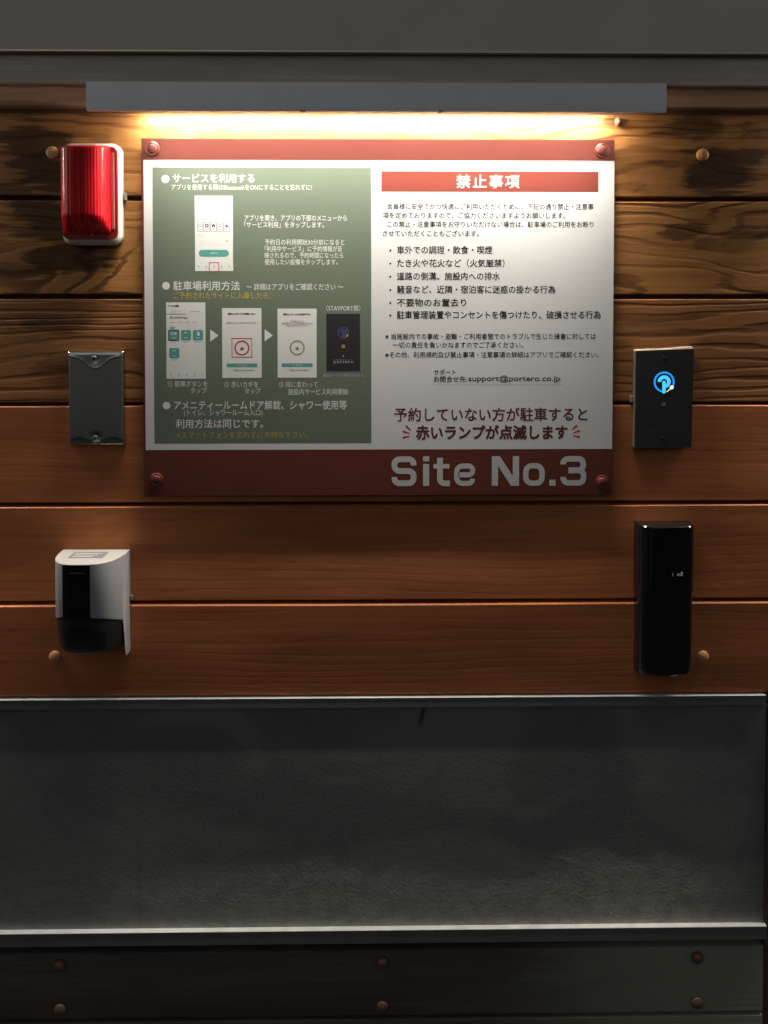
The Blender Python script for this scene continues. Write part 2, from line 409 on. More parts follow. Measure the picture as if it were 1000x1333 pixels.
# ---- the boarded wall
wall = thing('timber_wall', 'brown cedar board wall carrying the sign, lamp and control boxes', 'wall', (0, 0, 0))
seams = [118, 146, 259.5, 387.5, 526, 656, 783.5, 906]      # photo rows of the joints (centre)
GAP = 0.0046
def plank(py0, py1, m, x0=XL, x1=XR, thick=0.014, gap0=GAP, d=0.0, lean=0.0015):
    z1 = Z(py0) - GAP * 0.5; z0 = Z(py1) + gap0 * 0.5
    # board profile: back, bottom lip, face, eased upper and lower arris
    c = 0.0014
    prof = [(-thick, z0), (-c, z0), (0, z0 + c), (lean, z1 - c * .8), (lean - c * .9, z1), (-thick, z1)]
    bm = bmesh.new(); n = 40; prev = None
    for i in range(n + 1):
        x = x0 + (x1 - x0) * i / n
        wv = 0.00035 * math.sin(x * 9 + py0) 
        ring = [bm.verts.new((x, -(p[0] + d), p[1] + (wv if k in (3, 4, 5) else 0))) for k, p in enumerate(prof)]
        if prev:
            for k in range(6): bm.faces.new((prev[k], prev[(k + 1) % 6], ring[(k + 1) % 6], ring[k]))
        else: bm.faces.new(ring)
        prev = ring
    bm.faces.new(prev)
    return link('plank', bm, m, wall)
plank(60, 144.5, M['wood_trim_lit'], d=.010, lean=0)
for i, m in enumerate(('wood_top', 'wood_second', 'wood_third', 'wood_low', 'wood_low', 'wood_low')):
    plank(seams[i + 1], seams[i + 2], M[m], gap0=(.0075, .0085, .0045, .0055, .0055, .004)[i], lean=(0, .0012, .0016, .0018, .0016, .0030)[i])
# backing behind the joints
link('backing_board', B(XL, XR, -0.012, -0.05, Z(1330), Z(-60)), M['backing'], wall)
# ---- bottom boards
XE = X(993.5, 1280)
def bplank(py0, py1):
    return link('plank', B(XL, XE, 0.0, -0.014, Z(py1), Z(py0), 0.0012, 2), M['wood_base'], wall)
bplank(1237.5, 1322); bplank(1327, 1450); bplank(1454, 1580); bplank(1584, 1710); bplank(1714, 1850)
link('backing_board', B(XL, XR, -0.013, -0.05, 0.0, Z(1332)), M['backing'], wall)
for (px, py, mm) in ((67, 198, 'plug'), (916, 201, 'plug'), (71, 856, 'plug'), (916, 856, 'plug'),
                     (77, 1259, 'plug_dark'), (77, 1317, 'plug_dark'), (498, 1255, 'plug_dark'), (498, 1313, 'plug_dark'), (909, 1249, 'plug_dark'), (909, 1308, 'plug_dark')):
    c = at(px, py, 0.004)
    link('screw_plug', dome(c.x, c.z, 0.0080, -0.001, 0.0062), M[mm], wall, smooth=True)
# right end post beside the mortar panel
link('corner_trim', B(X(997.5, 1060), XR, 0.001, -0.03, Z(1236), Z(921.5)), M['trim'], wall)

# ---- mortar panel
mp = link('mortar_panel', B(XL, X(996.5, 1060), -0.0012, -0.05, Z(1212), Z(918)), M['mortar'])
tag(mp, 'dark grey mortar panel with dusty rough lower edge between the two metal rails', 'panel')
# ---- rails: angle section, top edge painted paler for the light it catches
def rail(label, pyt, pyb, dep):
    z1, z0 = Z(pyt, 500, dep), Z(pyb, 500, dep)
    t = thing('metal_rail', label, 'rail', (0, 0, z0), 'horizontal aluminium rails on the wall')
    link('rail_body', B(XL, X(995.5, (pyt + pyb) / 2), dep, -0.03, z0, z1 - 0.0012), M['rail'], t)
    link('rail_lit_edge', B(XL, X(995.5, (pyt + pyb) / 2), dep + 0.0004, -0.02, z1 - 0.0012, z1, 0.0003, 1), M['rail_top'], t)
rail('upper dark metal rail with thin bright top edge, under the lowest brown board', 908, 921, 0.0028)
rail('lower dark metal rail with wide bright top edge, below the mortar panel', 1210.5, 1228, 0.0050)

# ---- eaves above: metal fascia over a painted beam
t = thing('fascia', 'grey brown metal fascia with a thin bright lip across the top', 'fascia', (0, 0, Z(70)))
fz = Z(68.5, 500, 0.026)
link('fascia_board', B(XL, XR, 0.026, -0.05, fz + 0.0016, Z(-330)), M['fascia'], t)
link('fascia_lip', B(XL, XR, 0.028, -0.05, fz, fz + 0.0013), M['fascia_lip'], t)
b_ = link('beam', B(XL, XR, 0.018, -0.049, Z(110.5, 500, 0.018), fz - 0.0003, 0.0015), M['beam'])
tag(b_, 'dark painted wooden beam running between the fascia and the boards', 'beam')

# ================================================================== LIGHT FIXTURE
def make_fixture(cx, label, px0=112, px1=868):
    dl = 0.064
    xa, xb = X(px0, 128, dl) + cx, X(px1, 128, dl) + cx
    zb = Z(145.0, 500, dl); zt = Z(111.5, 500, dl)
    t = thing('light_fixture', label, 'light', ((xa + xb) / 2, 0, zt), 'light hoods along the wall')
    def add(n, bm, m, sm=False): return link(n, bm, m, t, smooth=sm)
    # front lip, a top web back to the beam, narrow hem
    add('hood', B(xa, xb, dl, dl - 0.002, zb, zt + 0.004, 0.0005, 2), M['hood'])
    add('hood_web', B(xa + .001, xb - .001, dl - 0.0023, 0.001, zt - 0.002, zt + 0.0), M['hood'])
    add('hood_hem', B(xa, xb, dl - 0.0022, dl - 0.0052, zb, zb + 0.0012), M['fascia_lip'])
    la, lb = X(172, 148, 0.045) + cx, X(802, 148, 0.045) + cx
    zl = zb + 0.0125
    add('led_channel', B(la - .004, lb + .004, LD + 0.006, LD - 0.006, zl + 0.0012, zl + 0.013, 0.0008), M['hood'])
    add('led_strip', B(la + .002, lb - .002, 0.021, 0.015, zl + 0.0010, zl + 0.002), M['led'])
    add('led_holder', B(la - .004, lb + .004, 0.024, 0.012, zl + 0.0023, zl + 0.012, 0.0008), M['hood'])
    for px in (394, 574):
        c = at(px, 145.5, dl)
        add('clip', B(c.x + cx - .003, c.x + cx + .003, dl + .0012, dl - .006, zb - .0014, zb + .0016, 0.0004), M['clear'])
    ld = bpy.data.lights.new('led_lamp', 'AREA'); ld.shape = 'RECTANGLE'; ld.size = lb - la; ld.size_y = 0.010
    ld.energy = LED_POWER; ld.color = LED_COL; ld.spread = R(105)
    lo = bpy.data.objects.new('led_lamp', ld); COL.objects.link(lo); lo.parent = t
    lo.location = Vector(((la + lb) / 2, -LD, zl)) - t.location
    return t
LD = 0.054
make_fixture(0, 'long grey metal light hood glowing warm white over the sign')
make_fixture(-0.94, 'unseen grey metal light hood added on the left for the edge glow')  # unseen hoods added on both sides to warm the wall edges
make_fixture(0.94, 'unseen grey metal light hood added on the right for the edge glow')

c = at(804, 158, 0.004)
bm = loft([(circ(0, 0, .0026, 14), 0), (circ(0, 0, .0026, 14), .006), (circ(0, 0, .0014, 14), .0075)])
bmesh.ops.rotate(bm, verts=bm.verts, cent=(0, 0, 0), matrix=Matrix.Rotation(R(-35), 3, 'Y'))
bmesh.ops.scale(bm, verts=bm.verts, vec=(0.9, 1, 1.9))
pk = link('wall_plug', bm, M['pink'], None, True, loc=(c.x, 0, c.z)); tag(pk, 'small pink plastic plug in a grey chipped knot below the light hood', 'plug')

# ================================================================== SIGN
SD = 0.0085            # printed face distance from the wall
SX0 = (X(183.5, 180, SD) + X(188, 640, SD)) / 2; SX1 = (X(800, 180, SD) + X(797, 640, SD)) / 2
SZ1 = (Z(178.5, 183, SD) + Z(183, 800, SD)) / 2; SZ0 = (Z(645, 188, SD) + Z(644.5, 797, SD)) / 2
sign = thing('notice_sign', 'large rectangular notice board in Japanese with red bands, green and white panels', 'sign', ((SX0 + SX1) / 2, 0, SZ0))
link('sign_board', B(SX0, SX1, SD, SD - 0.003, SZ0, SZ1, 0.0003, 1), M['signred'], sign)
# photo pixel -> sign print coordinates (x, z), squared up to the rectangular board
def sp(px, py):
    v = (py - 178.5) / (645 - 178.5)
    xl = 183.5 + 4.5 * v; xr = 800 - 3 * v
    u = (px - xl) / (xr - xl)
    yt = 178.5 + 4.5 * u; yb = 645 - 0.5 * u
    v = (py - yt) / (yb - yt)
    # perspective along the board is slight: 1.3 percent over its height
    return SX0 + u * (SX1 - SX0), SZ1 - v * (SZ1 - SZ0)
MM = (SX1 - SX0) / 614.0           # one photo pixel on the board
def srect(px0, py0, px1, py1):
    a = sp(px0, py0); b = sp(px1, py1)
    return (a[0] + b[0]) / 2, (a[1] + b[1]) / 2, b[0] - a[0], a[1] - b[1]
def sbox(name, px0, py0, px1, py1, m, lay, parent, r=0.0):
    cx, cz, w_, h_ = srect(px0, py0, px1, py1)
    return link(name, poly(rrect(cx, cz, w_, h_, r * MM, 4), SD + lay), m, parent)
def sframe(name, px0, py0, px1, py1, t, m, lay, parent, r=1.0):
    cx, cz, w_, h_ = srect(px0, py0, px1, py1); t *= MM; r *= MM
    return link(name, frame(rrect(cx, cz, w_, h_, r, 4), rrect(cx, cz, w_ - 2 * t, h_ - 2 * t, max(r - t, 0.00002), 4), SD + lay), m, parent)
L1, L2, L3, L4, L5 = 0.00004, 0.00008, 0.00012, 0.00016, 0.00020
sbox('white_panel', 186.5, 206.5, 797.3, 584.5, M['signwhite'], L1, sign)
sbox('green_panel', 198, 216, 482.5, 576, M['signgreen'], L2, sign)
def txt(s, x0, x1, yc, em, m, lay=L3, bold=0.0, space=1.0, parent=None, yf=None, res=2):
    a = sp(x0, yc); b = sp(x1, yc)
    yfit = None
    if yf: yfit = (sp(x0, yf[1])[1], sp(x0, yf[0])[1])
    me = text_mesh(s, a[0], b[0], (a[1] + b[1]) / 2, em * MM / CJKH, SD + lay, bold, space, yfit, res)
    return link('lettering', me, M[m], parent or sign)
def dot(px, py, r, m, lay=L3, parent=None, name='dot'):
    a = sp(px, py); return link(name, poly(circ(a[0], a[1], r * MM, 28), SD + lay), M[m], parent or sign)

W = 'pw'
dot(215, 231.3, 5, W); txt('サービスを利用する', 224.3, 330.3, 230.8, 12, W, bold=.014)
txt('アプリを使用する際はBluetoothをONにすることを忘れずに!', 222.8, 404.8, 242.5, 8, W)
txt('アプリを開き、アプリの下部のメニューから', 317.3, 450.3, 282.5, 8.2, W, bold=.006)
txt('「サービス利用」をタップします。', 317, 420.5, 291.2, 8.2, W, bold=.006)
txt('予約日の利用開始30分前になると', 343.7, 447.2, 313.8, 8, W, bold=.006)
txt('「利用中サービス」に予約情報が反', 343.7, 444.4, 322.4, 8, W, bold=.006)
txt('映されるので、予約時間になったら', 343.7, 445.7, 330.9, 8, W, bold=.006)
txt('使用したい設備をタップします。', 343.7, 438.5, 339.4, 8, W, bold=.006)
dot(216, 369.6, 5, W); txt('駐車場利用方法', 225.3, 311.4, 370, 12.5, W, bold=.014)
txt('〜 詳細はアプリをご確認ください 〜', 320, 445.7, 371.8, 9, W, bold=.006)
txt('ご予約されたサイトに入庫したら...', 225.9, 354.2, 382.7, 9.3, 'pyellow', bold=.01)
txt('〈STAYPORT側〉', 423.4, 468.3, 399.6, 8, W, bold=.006)
txt('① 駐車ボタンを', 218.5, 270, 497.9, 8.4, W, bold=.0)
txt('タップ', 248, 268.7, 506.8, 8.4, W)
txt('② 赤いカギを', 291.6, 335.6, 498.8, 8.4, W)
txt('タップ', 318, 338.4, 507.5, 8.4, W)
txt('③ 緑に変わって', 362.3, 413, 499, 8.4, W)
txt('施設内サービス利用開始', 374.4, 452.2, 508.7, 8.8, W, bold=.006)
txt('解錠マークが表示されます。', 420, 474, 487.5, 5, 'pgrey', bold=.01)
dot(216.8, 526, 5, W); txt('アメニティールームドア解錠、シャワー使用等', 226.5, 450.6, 526, 12.3, W, bold=.014)
txt('(トイレ、シャワールーム入口)', 239.5, 341, 535.6, 8.6, W)
txt('利用方法は同じです。', 228.7, 342, 550.2, 12.3, W, bold=.014)
txt('※スマートフォンを忘れずにお持ち下さい。', 229.6, 400, 565, 9.6, 'pyellow', bold=.0)

sbox('heading_bar', 494.9, 222.3, 778.7, 250.6, M['pbar'], L2, sign)
txt('禁止事項', 592.9, 675.4, 236.6, 18.0, W, bold=.016, space=1.18)
K = 'pk'
txt('会員様に安全でかつ快適にご利用いただくために、下記の通り禁止・注意事', 502.4, 772.4, 268.9, 8.4, K, bold=.014)
txt('項を定めておりますので、ご協力くださいますようお願いします。', 497, 735.5, 280.3, 8.4, K, bold=.014)
txt('この禁止・注意事項をお守りいただけない場合は、駐車場のご利用をお断り', 503, 772.4, 291.9, 8.4, K, bold=.014)
txt('させていただくこともございます。', 497, 622.5, 303.4, 8.4, K, bold=.014)
for s, x1, yc in (('車外での調理・飲食・喫煙', 640, 324.8), ('たき火や花火など（火気厳禁）', 656, 341.9), ('道路の側溝、施設内への排水', 650, 358.8),
                  ('騒音など、近隣・宿泊客に迷惑の掛かる行為', 722.5, 376.2), ('不要物のお置去り', 606, 393), ('駐車管理装置やコンセントを傷つけたり、破損させる行為', 782, 409.2)):
    dot(507, yc, 1.3, K); txt(s, 515.6, x1, yc, 10.8, K, bold=.016)
txt('※ 当施設内での事故・盗難・ご利用者間でのトラブルで生じた損害に対しては', 500.5, 775.7, 437.2, 8.3, K, bold=.006)
txt('一切の責任を負いかねますのでご了承ください。', 510.4, 680.5, 448.2, 8.3, K, bold=.006)
txt('※その他、利用規約及び禁止事項・注意事項の詳細はアプリでご確認ください。', 500.5, 779.5, 461, 8.3, K, bold=.006)
txt('サポート', 564, 592.5, 483.7, 8, K, bold=.01)
txt('お問合せ先:', 563.8, 607, 492.8, 8.3, K, bold=.01)
txt('support@portero.co.jp', 609, 729.2, 492.6, 10, K, bold=.012, yf=(487.6, 497.6))
sbox('underline', 562, 499.6, 732, 500.3, M['pgrey'], L3, sign)
txt('予約していない方が駐車すると', 512.3, 764.8, 539.3, 18.6, 'pmar', bold=.018)
txt('赤いランプが点滅します', 540.5, 739, 562.8, 19.0, 'pmar', bold=.034)
def stroke(px0, py0, px1, py1, wd):
    a = Vector(sp(px0, py0)); b = Vector(sp(px1, py1)); n = (b - a).normalized(); n = Vector((-n.y, n.x))
    link('flash_mark', poly([a + n * wd * .25 * MM, b + n * wd * .6 * MM, b - n * wd * .6 * MM, a - n * wd * .25 * MM], SD + L3), M['pred'], sign)
for s_, cx in ((1, 527), (-1, 751.5)):
    stroke(cx + 7 * s_, 559.5, cx + 0.5 * s_, 553.5, 2.2); stroke(cx + 5.5 * s_, 563.5, cx - 3.5 * s_, 560.5, 2.2); stroke(cx + 5.5 * s_, 567.2, cx - 3.5 * s_, 569, 2.4)
def fillet(P, rad, n=7):
    out = [Vector(P[0])]
    for k in range(1, len(P) - 1):
        a, b, c = Vector(P[k - 1]), Vector(P[k]), Vector(P[k + 1])
        u, v = (a - b), (c - b); rr = min(rad, u.length * .5 if k > 1 else u.length * .9, v.length * .5 if k < len(P) - 2 else v.length * .9); u.normalize(); v.normalize()
        p0, p1 = b + u * rr, b + v * rr; cc = b + u * rr + v * rr
        for i in range(n + 1):
            q = (p0 - cc) * math.cos(math.pi / 2 * i / n) + (p1 - cc) * math.sin(math.pi / 2 * i / n); out.append(cc + q)
    out.append(Vector(P[-1])); return out
def big_lettering():
    V, Fc = [], []; lay = [0]
    ox, oy = 508.7, 632.6
    def pt(x, y):
        c = sp(ox + x, oy - y); V.append((c[0], -(SD + L2 + lay[0] * 4e-6), c[1])); return len(V) - 1
    def face(pts): Fc.append([pt(*p) for p in pts]); lay[0] += 1
    def path(P, t, rad=6.5):
        Q = fillet(P, rad); prev = None
        for k, p in enumerate(Q):
            d = (Q[min(k + 1, len(Q) - 1)] - Q[max(k - 1, 0)]).normalized(); n_ = Vector((-d.y, d.x)) * t / 2
            cur = (pt(*(p + n_)), pt(*(p - n_)))
            if prev: Fc.append([prev[0], prev[1], cur[1], cur[0]])
            prev = cur
        lay[0] += 1
    def flush():
        me = bpy.data.meshes.new('letter'); me.from_pydata(V, [], Fc); link('letter', me, M['siteno'], sign); V.clear(); Fc.clear(); lay[0] = 0
    def at_x(x):
        nonlocal ox
        flush(); ox = x
    path([(29, 27), (29, 35.2), (4, 35.2), (4, 20), (29, 19.5), (29, 3.7), (4, 3.7), (4, 12)], 7.6)
    at_x(550); face([(0, 0), (8, 0), (8, 29), (0, 29)]); face([(0, 32.5), (8, 32.5), (8, 39), (0, 39)])
    at_x(563.5); path([(8.6, 37), (8.6, 3.4), (21.5, 3.4)], 7.6, 6); face([(0, 23), (21, 23), (21, 29), (0, 29)])
    at_x(590); path([(6, 14.6), (24.8, 14.6), (24.8, 26.2), (3.9, 26.2), (3.9, 3.3), (24.6, 3.3), (24.6, 9.4)], 6.6, 7.5)
    at_x(639.7); face([(0, 0), (8.2, 0), (8.2, 39), (0, 39)]); face([(27.5, 0), (35.7, 0), (35.7, 39), (27.5, 39)]); face([(0, 39), (10.6, 39), (35.7, 0), (25.1, 0)])
    at_x(680.3); path([(14.5, 26.2), (3.9, 26.2), (3.9, 3.4), (25.1, 3.4), (25.1, 26.2), (14.3, 26.2)], 7.2, 8)
    at_x(715); face([(0, 0), (8.2, 0), (8.2, 8), (0, 8)])
    at_x(729); path([(4, 28), (4, 35.2), (30.4, 35.2), (30.4, 20.4), (11, 20.4)], 7.4); path([(11, 20), (30.8, 20), (30.8, 3.7), (4, 3.7), (4, 11.5)], 7.4)
    flush()
big_lettering()

# arrows
for x in (273.3, 343.7):
    p0, p1, p2 = sp(x, 426.8), sp(x, 442.6), sp(x + 10.8, 434.7)
    link('arrow', poly([p0, p1, p2], SD + L3), M['pw'], sign)

# --- printed phone screens
def screen(px0, py0, px1, py1, m='pw'):
    return sbox('phone_screen', px0, py0, px1, py1, M[m], L3, sign)
def padlock(px, py, s, m, par, lay=L4):
    c = sp(px, py); s *= MM
    bm = poly(rrect(c[0], c[1] - s * .25, s * 1.0, s * .75, s * .08, 2), SD + lay)
    annulus(c[0], c[1] + s * .12, s * .22, s * .36, SD + lay, 0, 180, 12, bm)
    return link('padlock_icon', bm, M[m], par)
def ring(px, py, r0, r1, m, par, lay=L4):
    c = sp(px, py); return link('ring', annulus(c[0], c[1], r0 * MM, r1 * MM, SD + lay), M[m], par)
def nav(par, x0, x1, y):
    for i in range(5):
        x = x0 + (x1 - x0) * i / 4
        sbox('nav_icon', x - 1, y - 1.2, x + 1, y + 1, M['pgrey'], L4, par, .4)
        sbox('caption', x - 1.9, y + 2.4, x + 1.9, y + 3.1, M['plgrey'], L4, par)
# first: app home
A = screen(252.9, 253, 302.8, 350.7)
txt('検索', 254.8, 259, 257, 2.4, 'pk', L4, .02, parent=A)
for y in (260.8, 267.6): sbox('rule', 253, y, 302.7, y + .5, M['plgrey'], L4, A)
ring(256, 263.8, .7, 1.4, 'pgrey', A)
sframe('search_box', 255.5, 270.6, 299.5, 281, .45, M['plgrey'], L4, A, 1)
txt('キーワード', 259, 274.5, 275.8, 2.6, 'plgrey', L4, parent=A); ring(295.3, 275.5, .8, 1.4, 'plgrey', A)
txt('予約施設・サービスをお探しですか？', 259.5, 296.5, 284.3, 2.5, 'pgrey', L4, .02, parent=A); sbox('check_mark', 256.5, 283, 258.7, 285.4, M['pgrey'], L4, A)
for i in range(5):
    x0 = 256 + i * 8.6
    sframe('menu_button', x0, 287, x0 + 8, 299.8, .5, M['pnavy'], L4, A, 1.4)
    if i == 4: padlock(x0 + 4, 291.9, 3.4, 'pnavy', A)
    elif i == 1:
        sframe('menu_icon', x0 + 1.8, 289.4, x0 + 6.2, 294.2, 1.3, M['pnavy'], L4, A, .5)
    elif i == 2:
        c = sp(x0 + 4, 292); bm = poly([(c[0] + p[0] * MM, c[1] + p[1] * MM) for p in ((-2.6, .2), (0, 2.7), (2.6, .2), (1.7, .2), (1.7, -2), (.6, -2), (.6, -.4), (-.6, -.4), (-.6, -2), (-1.7, -2), (-1.7, .2))], SD + L4)
        link('menu_icon', tri_bm(bm), M['pnavy'], A)
    elif i == 0:
        bm = bmesh.new()
        for k in (-1.7, 1.7):
            for q in (-1.1, 1.1):
                c = sp(x0 + 4 + k, 291.8 + q); poly(rrect(c[0], c[1], 2.6 * MM, 1.5 * MM, .3 * MM, 2), SD + L4, bm)
        link('menu_icon', bm, M['pgrey'], A)
    else:
        c = sp(x0 + 4, 290.3); bm = poly(circ(c[0], c[1], 1.2 * MM, 14), SD + L4); c = sp(x0 + 4, 293.2)
        poly(rrect(c[0], c[1], 4.2 * MM, 2 * MM, .8 * MM, 3), SD + L4, bm); link('menu_icon', bm, M['pgrey'], A)
    sbox('caption', x0 + 1.8, 296, x0 + 6.2, 297, M['pgrey'], L4, A)
ring(257.6, 304, .7, 1.3, 'pgrey', A); txt('エリア', 260, 266.5, 304.3, 2.5, 'pgrey', L4, .02, parent=A)
sframe('search_box', 255.5, 307.2, 299.5, 316.8, .45, M['plgrey'], L4, A, 1)
txt('選択', 259, 264, 312, 2.5, 'plgrey', L4, parent=A); dot(295, 311.8, 1.5, 'pgrey', L4, A)
sbox('search_button', 258.2, 323, 297.3, 332.2, M['pteal'], L4, A, 4.4)
txt('検索する', 273.5, 283, 327.6, 2.7, 'pw', L5, .01, parent=A)
nav(A, 258, 297.8, 344.8); sframe('red_frame', 271.3, 339.2, 284.9, 352, .95, M['pred'], L5, A, .8)
# second: service list
A = screen(216, 391.2, 267.6, 491)
txt('サービス情報', 218.5, 232.8, 396, 2.6, 'pk', L4, .04, parent=A)
sbox('caption', 222, 402.7, 236, 403.6, M['plgrey'], L4, A); sbox('caption', 247.6, 402.7, 260.6, 403.6, M['pgrey'], L4, A)
sbox('rule', 216, 406.2, 241.2, 406.9, M['pk'], L4, A); sbox('rule', 241.2, 406.5, 267.2, 406.8, M['plgrey'], L4, A)
ring(222.7, 410.8, 1.2, 1.9, 'pk', A); txt('STAYPORT Nagano', 225.8, 244.3, 411, 2.6, 'pk', L4, .03, parent=A)
for a_, b_2 in ((221, 227), (231, 237.6), (240.5, 246.8), (250, 257)): sbox('caption', a_, 416.9, b_2, 417.7, M['pgrey'], L4, A)
sbox('caption', 221.3, 421, 228, 421.5, M['plgrey'], L4, A); txt('8:27', 221.5, 228, 424.3, 3.0, 'pk', L4, .03, parent=A)
sframe('pill_button', 243, 421.4, 261.8, 425.6, .35, M['plgrey'], L4, A, 2)
for k, (bx, by) in enumerate(((226, 434), (241.8, 434), (257.3, 434), (226.8, 457.5))):
    sbox('app_button', bx - 6.6, by - 6.6, bx + 6.6, by + 6.6, M['pteal'], L4, A, 1.6)
    if k == 0:
        sframe('red_frame', bx - 7.2, by - 7.2, bx + 7.2, by + 7.2, 1, M['pmar'], L5, A, 1.6)
        sframe('button_icon', bx - 3.8, by - 3.6, bx - .6, by - .8, .7, M['pw'], L5, A, .4); dot(bx + 2.2, by - 2.2, 1.6, 'pw', L5, A, 'button_icon')
    elif k == 2: sbox('button_icon', bx - 1, by - 4, bx + 2.4, by + .6, M['pw'], L5, A, .3)
    else:
        c = sp(bx, by - 1.6); link('button_icon', annulus(c[0], c[1], 1.6 * MM, 2.5 * MM, SD + L5, 30, 170, 12), M['pw'], A)
    sbox('caption', bx - 3, by + 3.2, bx + 3, by + 4.0, M['pw'], L5, A)
    sbox('caption', bx - 3.6, by + 8.2, bx + 3.6, by + 9.0, M['pgrey'], L4, A)
nav(A, 222.6, 263, 485.6)
# third and fourth: red key, green key
for (x0, x1, y0, y1, rm, cx) in ((288.4, 340, 398.9, 490, 'pred', 314.3), (360.3, 411.4, 399.8, 490, 'pgreen', 386)):
    A = screen(x0, y0, x1, y1)
    red = rm == 'pred'
    txt('駐車No.○サービスを開始します。' if red else '駐車No.○サービスを利用中です。', cx - 18.2, cx + 17.6, y0 + 7.6, 2.6, 'pk', L4, .04, parent=A)
    if red: txt('駐車が完了しましたら、鍵ボタンをタップしてください。', cx - 19.6, cx + 19.4, y0 + 19.2, 2.2, 'pgrey', L4, .04, parent=A)
    else:
        for k, hw in enumerate((9, 20, 13.5)): txt(('利用を開始しました。', '施錠確認後にサービスのご利用を開始してください', '鍵のボタンをタップしてください')[k], cx - hw, cx + hw, y0 + 16.5 + 2.9 * k, 2.2, 'pgrey', L4, .04, parent=A)
    ring(cx, 451, 8.0, 9.8, rm, A); padlock(cx, 451.2, 4.3, rm, A)
    if red: sframe('red_frame', cx - 13.4, 438, cx + 13.4, 463.4, .9, M['pred'], L5, A, .6)
    sbox('app_button', cx - 20, 471.2, cx + 20, 476, M['pteal'], L4, A)
    txt('次の一覧へ戻る', cx - 6.4, cx + 6.4, 473.7, 2.2, 'pw', L5, .02, parent=A)
    sframe('check_box', cx - 14.8, 478.4, cx - 12, 481.2, .3, M['plgrey'], L4, A, .3)
    txt('次回以降はこのメッセージを表示しない', cx - 10.6, cx + 16, 480, 2.3, 'pgrey', L4, .04, parent=A)
# fifth: the black reader
A = screen(423.8, 406.8, 467.8, 482, 'pblack')
def emblem(cx, cz, s, put, ringm, stemm, dotm):
    """ring with a P-shaped hook and a small dot at lower right"""
    bm = annulus(cx, cz, s * .82, s, 0, -50, 270 - 8, 44); put('logo_ring', bm, ringm)
    bm = annulus(cx, cz + s * .02, s * .28, s * .62, 0, -80, 180, 30); put('logo_hook', bm, stemm)
    bm = poly(rrect(cx - s * .02, cz - s * .48, s * .33, s * 1.22, s * .16, 5), 0); put('logo_stem', bm, stemm)
    bm = poly(circ(cx + s * .72, cz - s * .50, s * .19, 18), 0)
    a = Vector((cx + s * .66, cz - s * .58)); b = Vector((cx + s * .22, cz - s * .95)); n = (b - a).normalized(); n = Vector((-n.y, n.x)) * s * .06
    poly([a + n, b + n * .5, b - n * .5, a - n], 0, bm); put('logo_dot', bm, dotm)
c = sp(445.7, 431.3)
def put(n, bm, m):
    dd = {'logo_ring': L4, 'logo_hook': L4, 'logo_stem': L5, 'logo_dot': L5}[n]
    for v in bm.verts: v.co.y = -(SD + dd)
    link(n, bm, M[m], A)
emblem(c[0], c[1], 7.6 * MM, put, 'pnavy', 'pnavy', 'pyellow')
sframe('red_frame', 438.3, 440.2, 453.6, 456, .8, M['pmar'], L5, A, 1.6); padlock(446, 448.6, 4.6, 'pgreen', A)
dot(446, 461.7, .8, 'plgrey', L4, A); sbox('rule', 433.5, 466.8, 458, 467.1, M['pgrey'], L4, A)
txt('portero', 433.5, 459, 470.6, 4, 'pgrey', L4, 0, 1.25, parent=A, yf=(468, 472.4))

# screw caps of the sign
for (px, py, r, mm) in ((198, 193.5, 9.2, 'signred'), (784.5, 196, 9.2, 'signred'), (203.5, 624, 8.2, 'signcap'), (784.5, 627, 8.2, 'signcap')):
    c = at(px, py, SD + .002)
    r *= .001
    bm = loft([(circ(c.x, c.z, r, 32), SD), (circ(c.x, c.z, r, 32), SD + .001), (circ(c.x, c.z, r * .9, 32), SD + .0017), (circ(c.x, c.z, r * .72, 32), SD + .0013),
               (circ(c.x, c.z, r * .62, 32), SD + .0028), (circ(c.x, c.z, r * .35, 32), SD + .0036)], None)
    k = link('screw_cap', bm, M[mm], sign, True)
    bm = B(c.x - r * .34, c.x + r * .34, SD + .0036, SD + .004, c.z - .0005, c.z + .0005)
    bmesh.ops.rotate(bm, verts=bm.verts, cent=(c.x, 0, c.z), matrix=Matrix.Rotation(R(40 + px), 3, 'Y'))
    link('slot', bm, M[mm], k)

# ================================================================== RED LAMP
bx0, bx1 = X(86, 250), X(161.5, 250); bz1, bz0 = Z(189, 120), Z(319.5, 120)
t = thing('warning_lamp', 'red ribbed half-round warning lamp on a white plastic base', 'lamp', ((bx0 + bx1) / 2, 0, bz0))
cx, cz, w_, h_ = (bx0 + bx1) / 2, (bz0 + bz1) / 2, bx1 - bx0, bz1 - bz0
bd = .019
link('base', loft([(rrect(cx, cz, w_, h_, .012), 0), (rrect(cx, cz, w_, h_, .012), .010), (rrect(cx, cz, w_ - .003, h_ - .003, .012), .0125), (rrect(cx, cz, w_ - .006, h_ - .006, .012), .0165), (rrect(cx, cz, w_ - .009, h_ - .009, .011), bd)]), M['white_plastic'], t, True)
fx0, fx1 = X(80.5, 250, .022), X(153, 250, .022); fz1, fz0 = Z(190.5, 120, .022), Z(311, 120, .022)
fcx, fcz, fw, fh = (fx0 + fx1) / 2, (fz0 + fz1) / 2, fx1 - fx0, fz1 - fz0
link('lens_flange', loft([(rrect(fcx, fcz, fw, fh, .008), bd), (rrect(fcx, fcz, fw, fh, .008), .0215), (rrect(fcx, fcz, fw - .001, fh - .001, .008), .0225)]), M['redflange'], t, True)
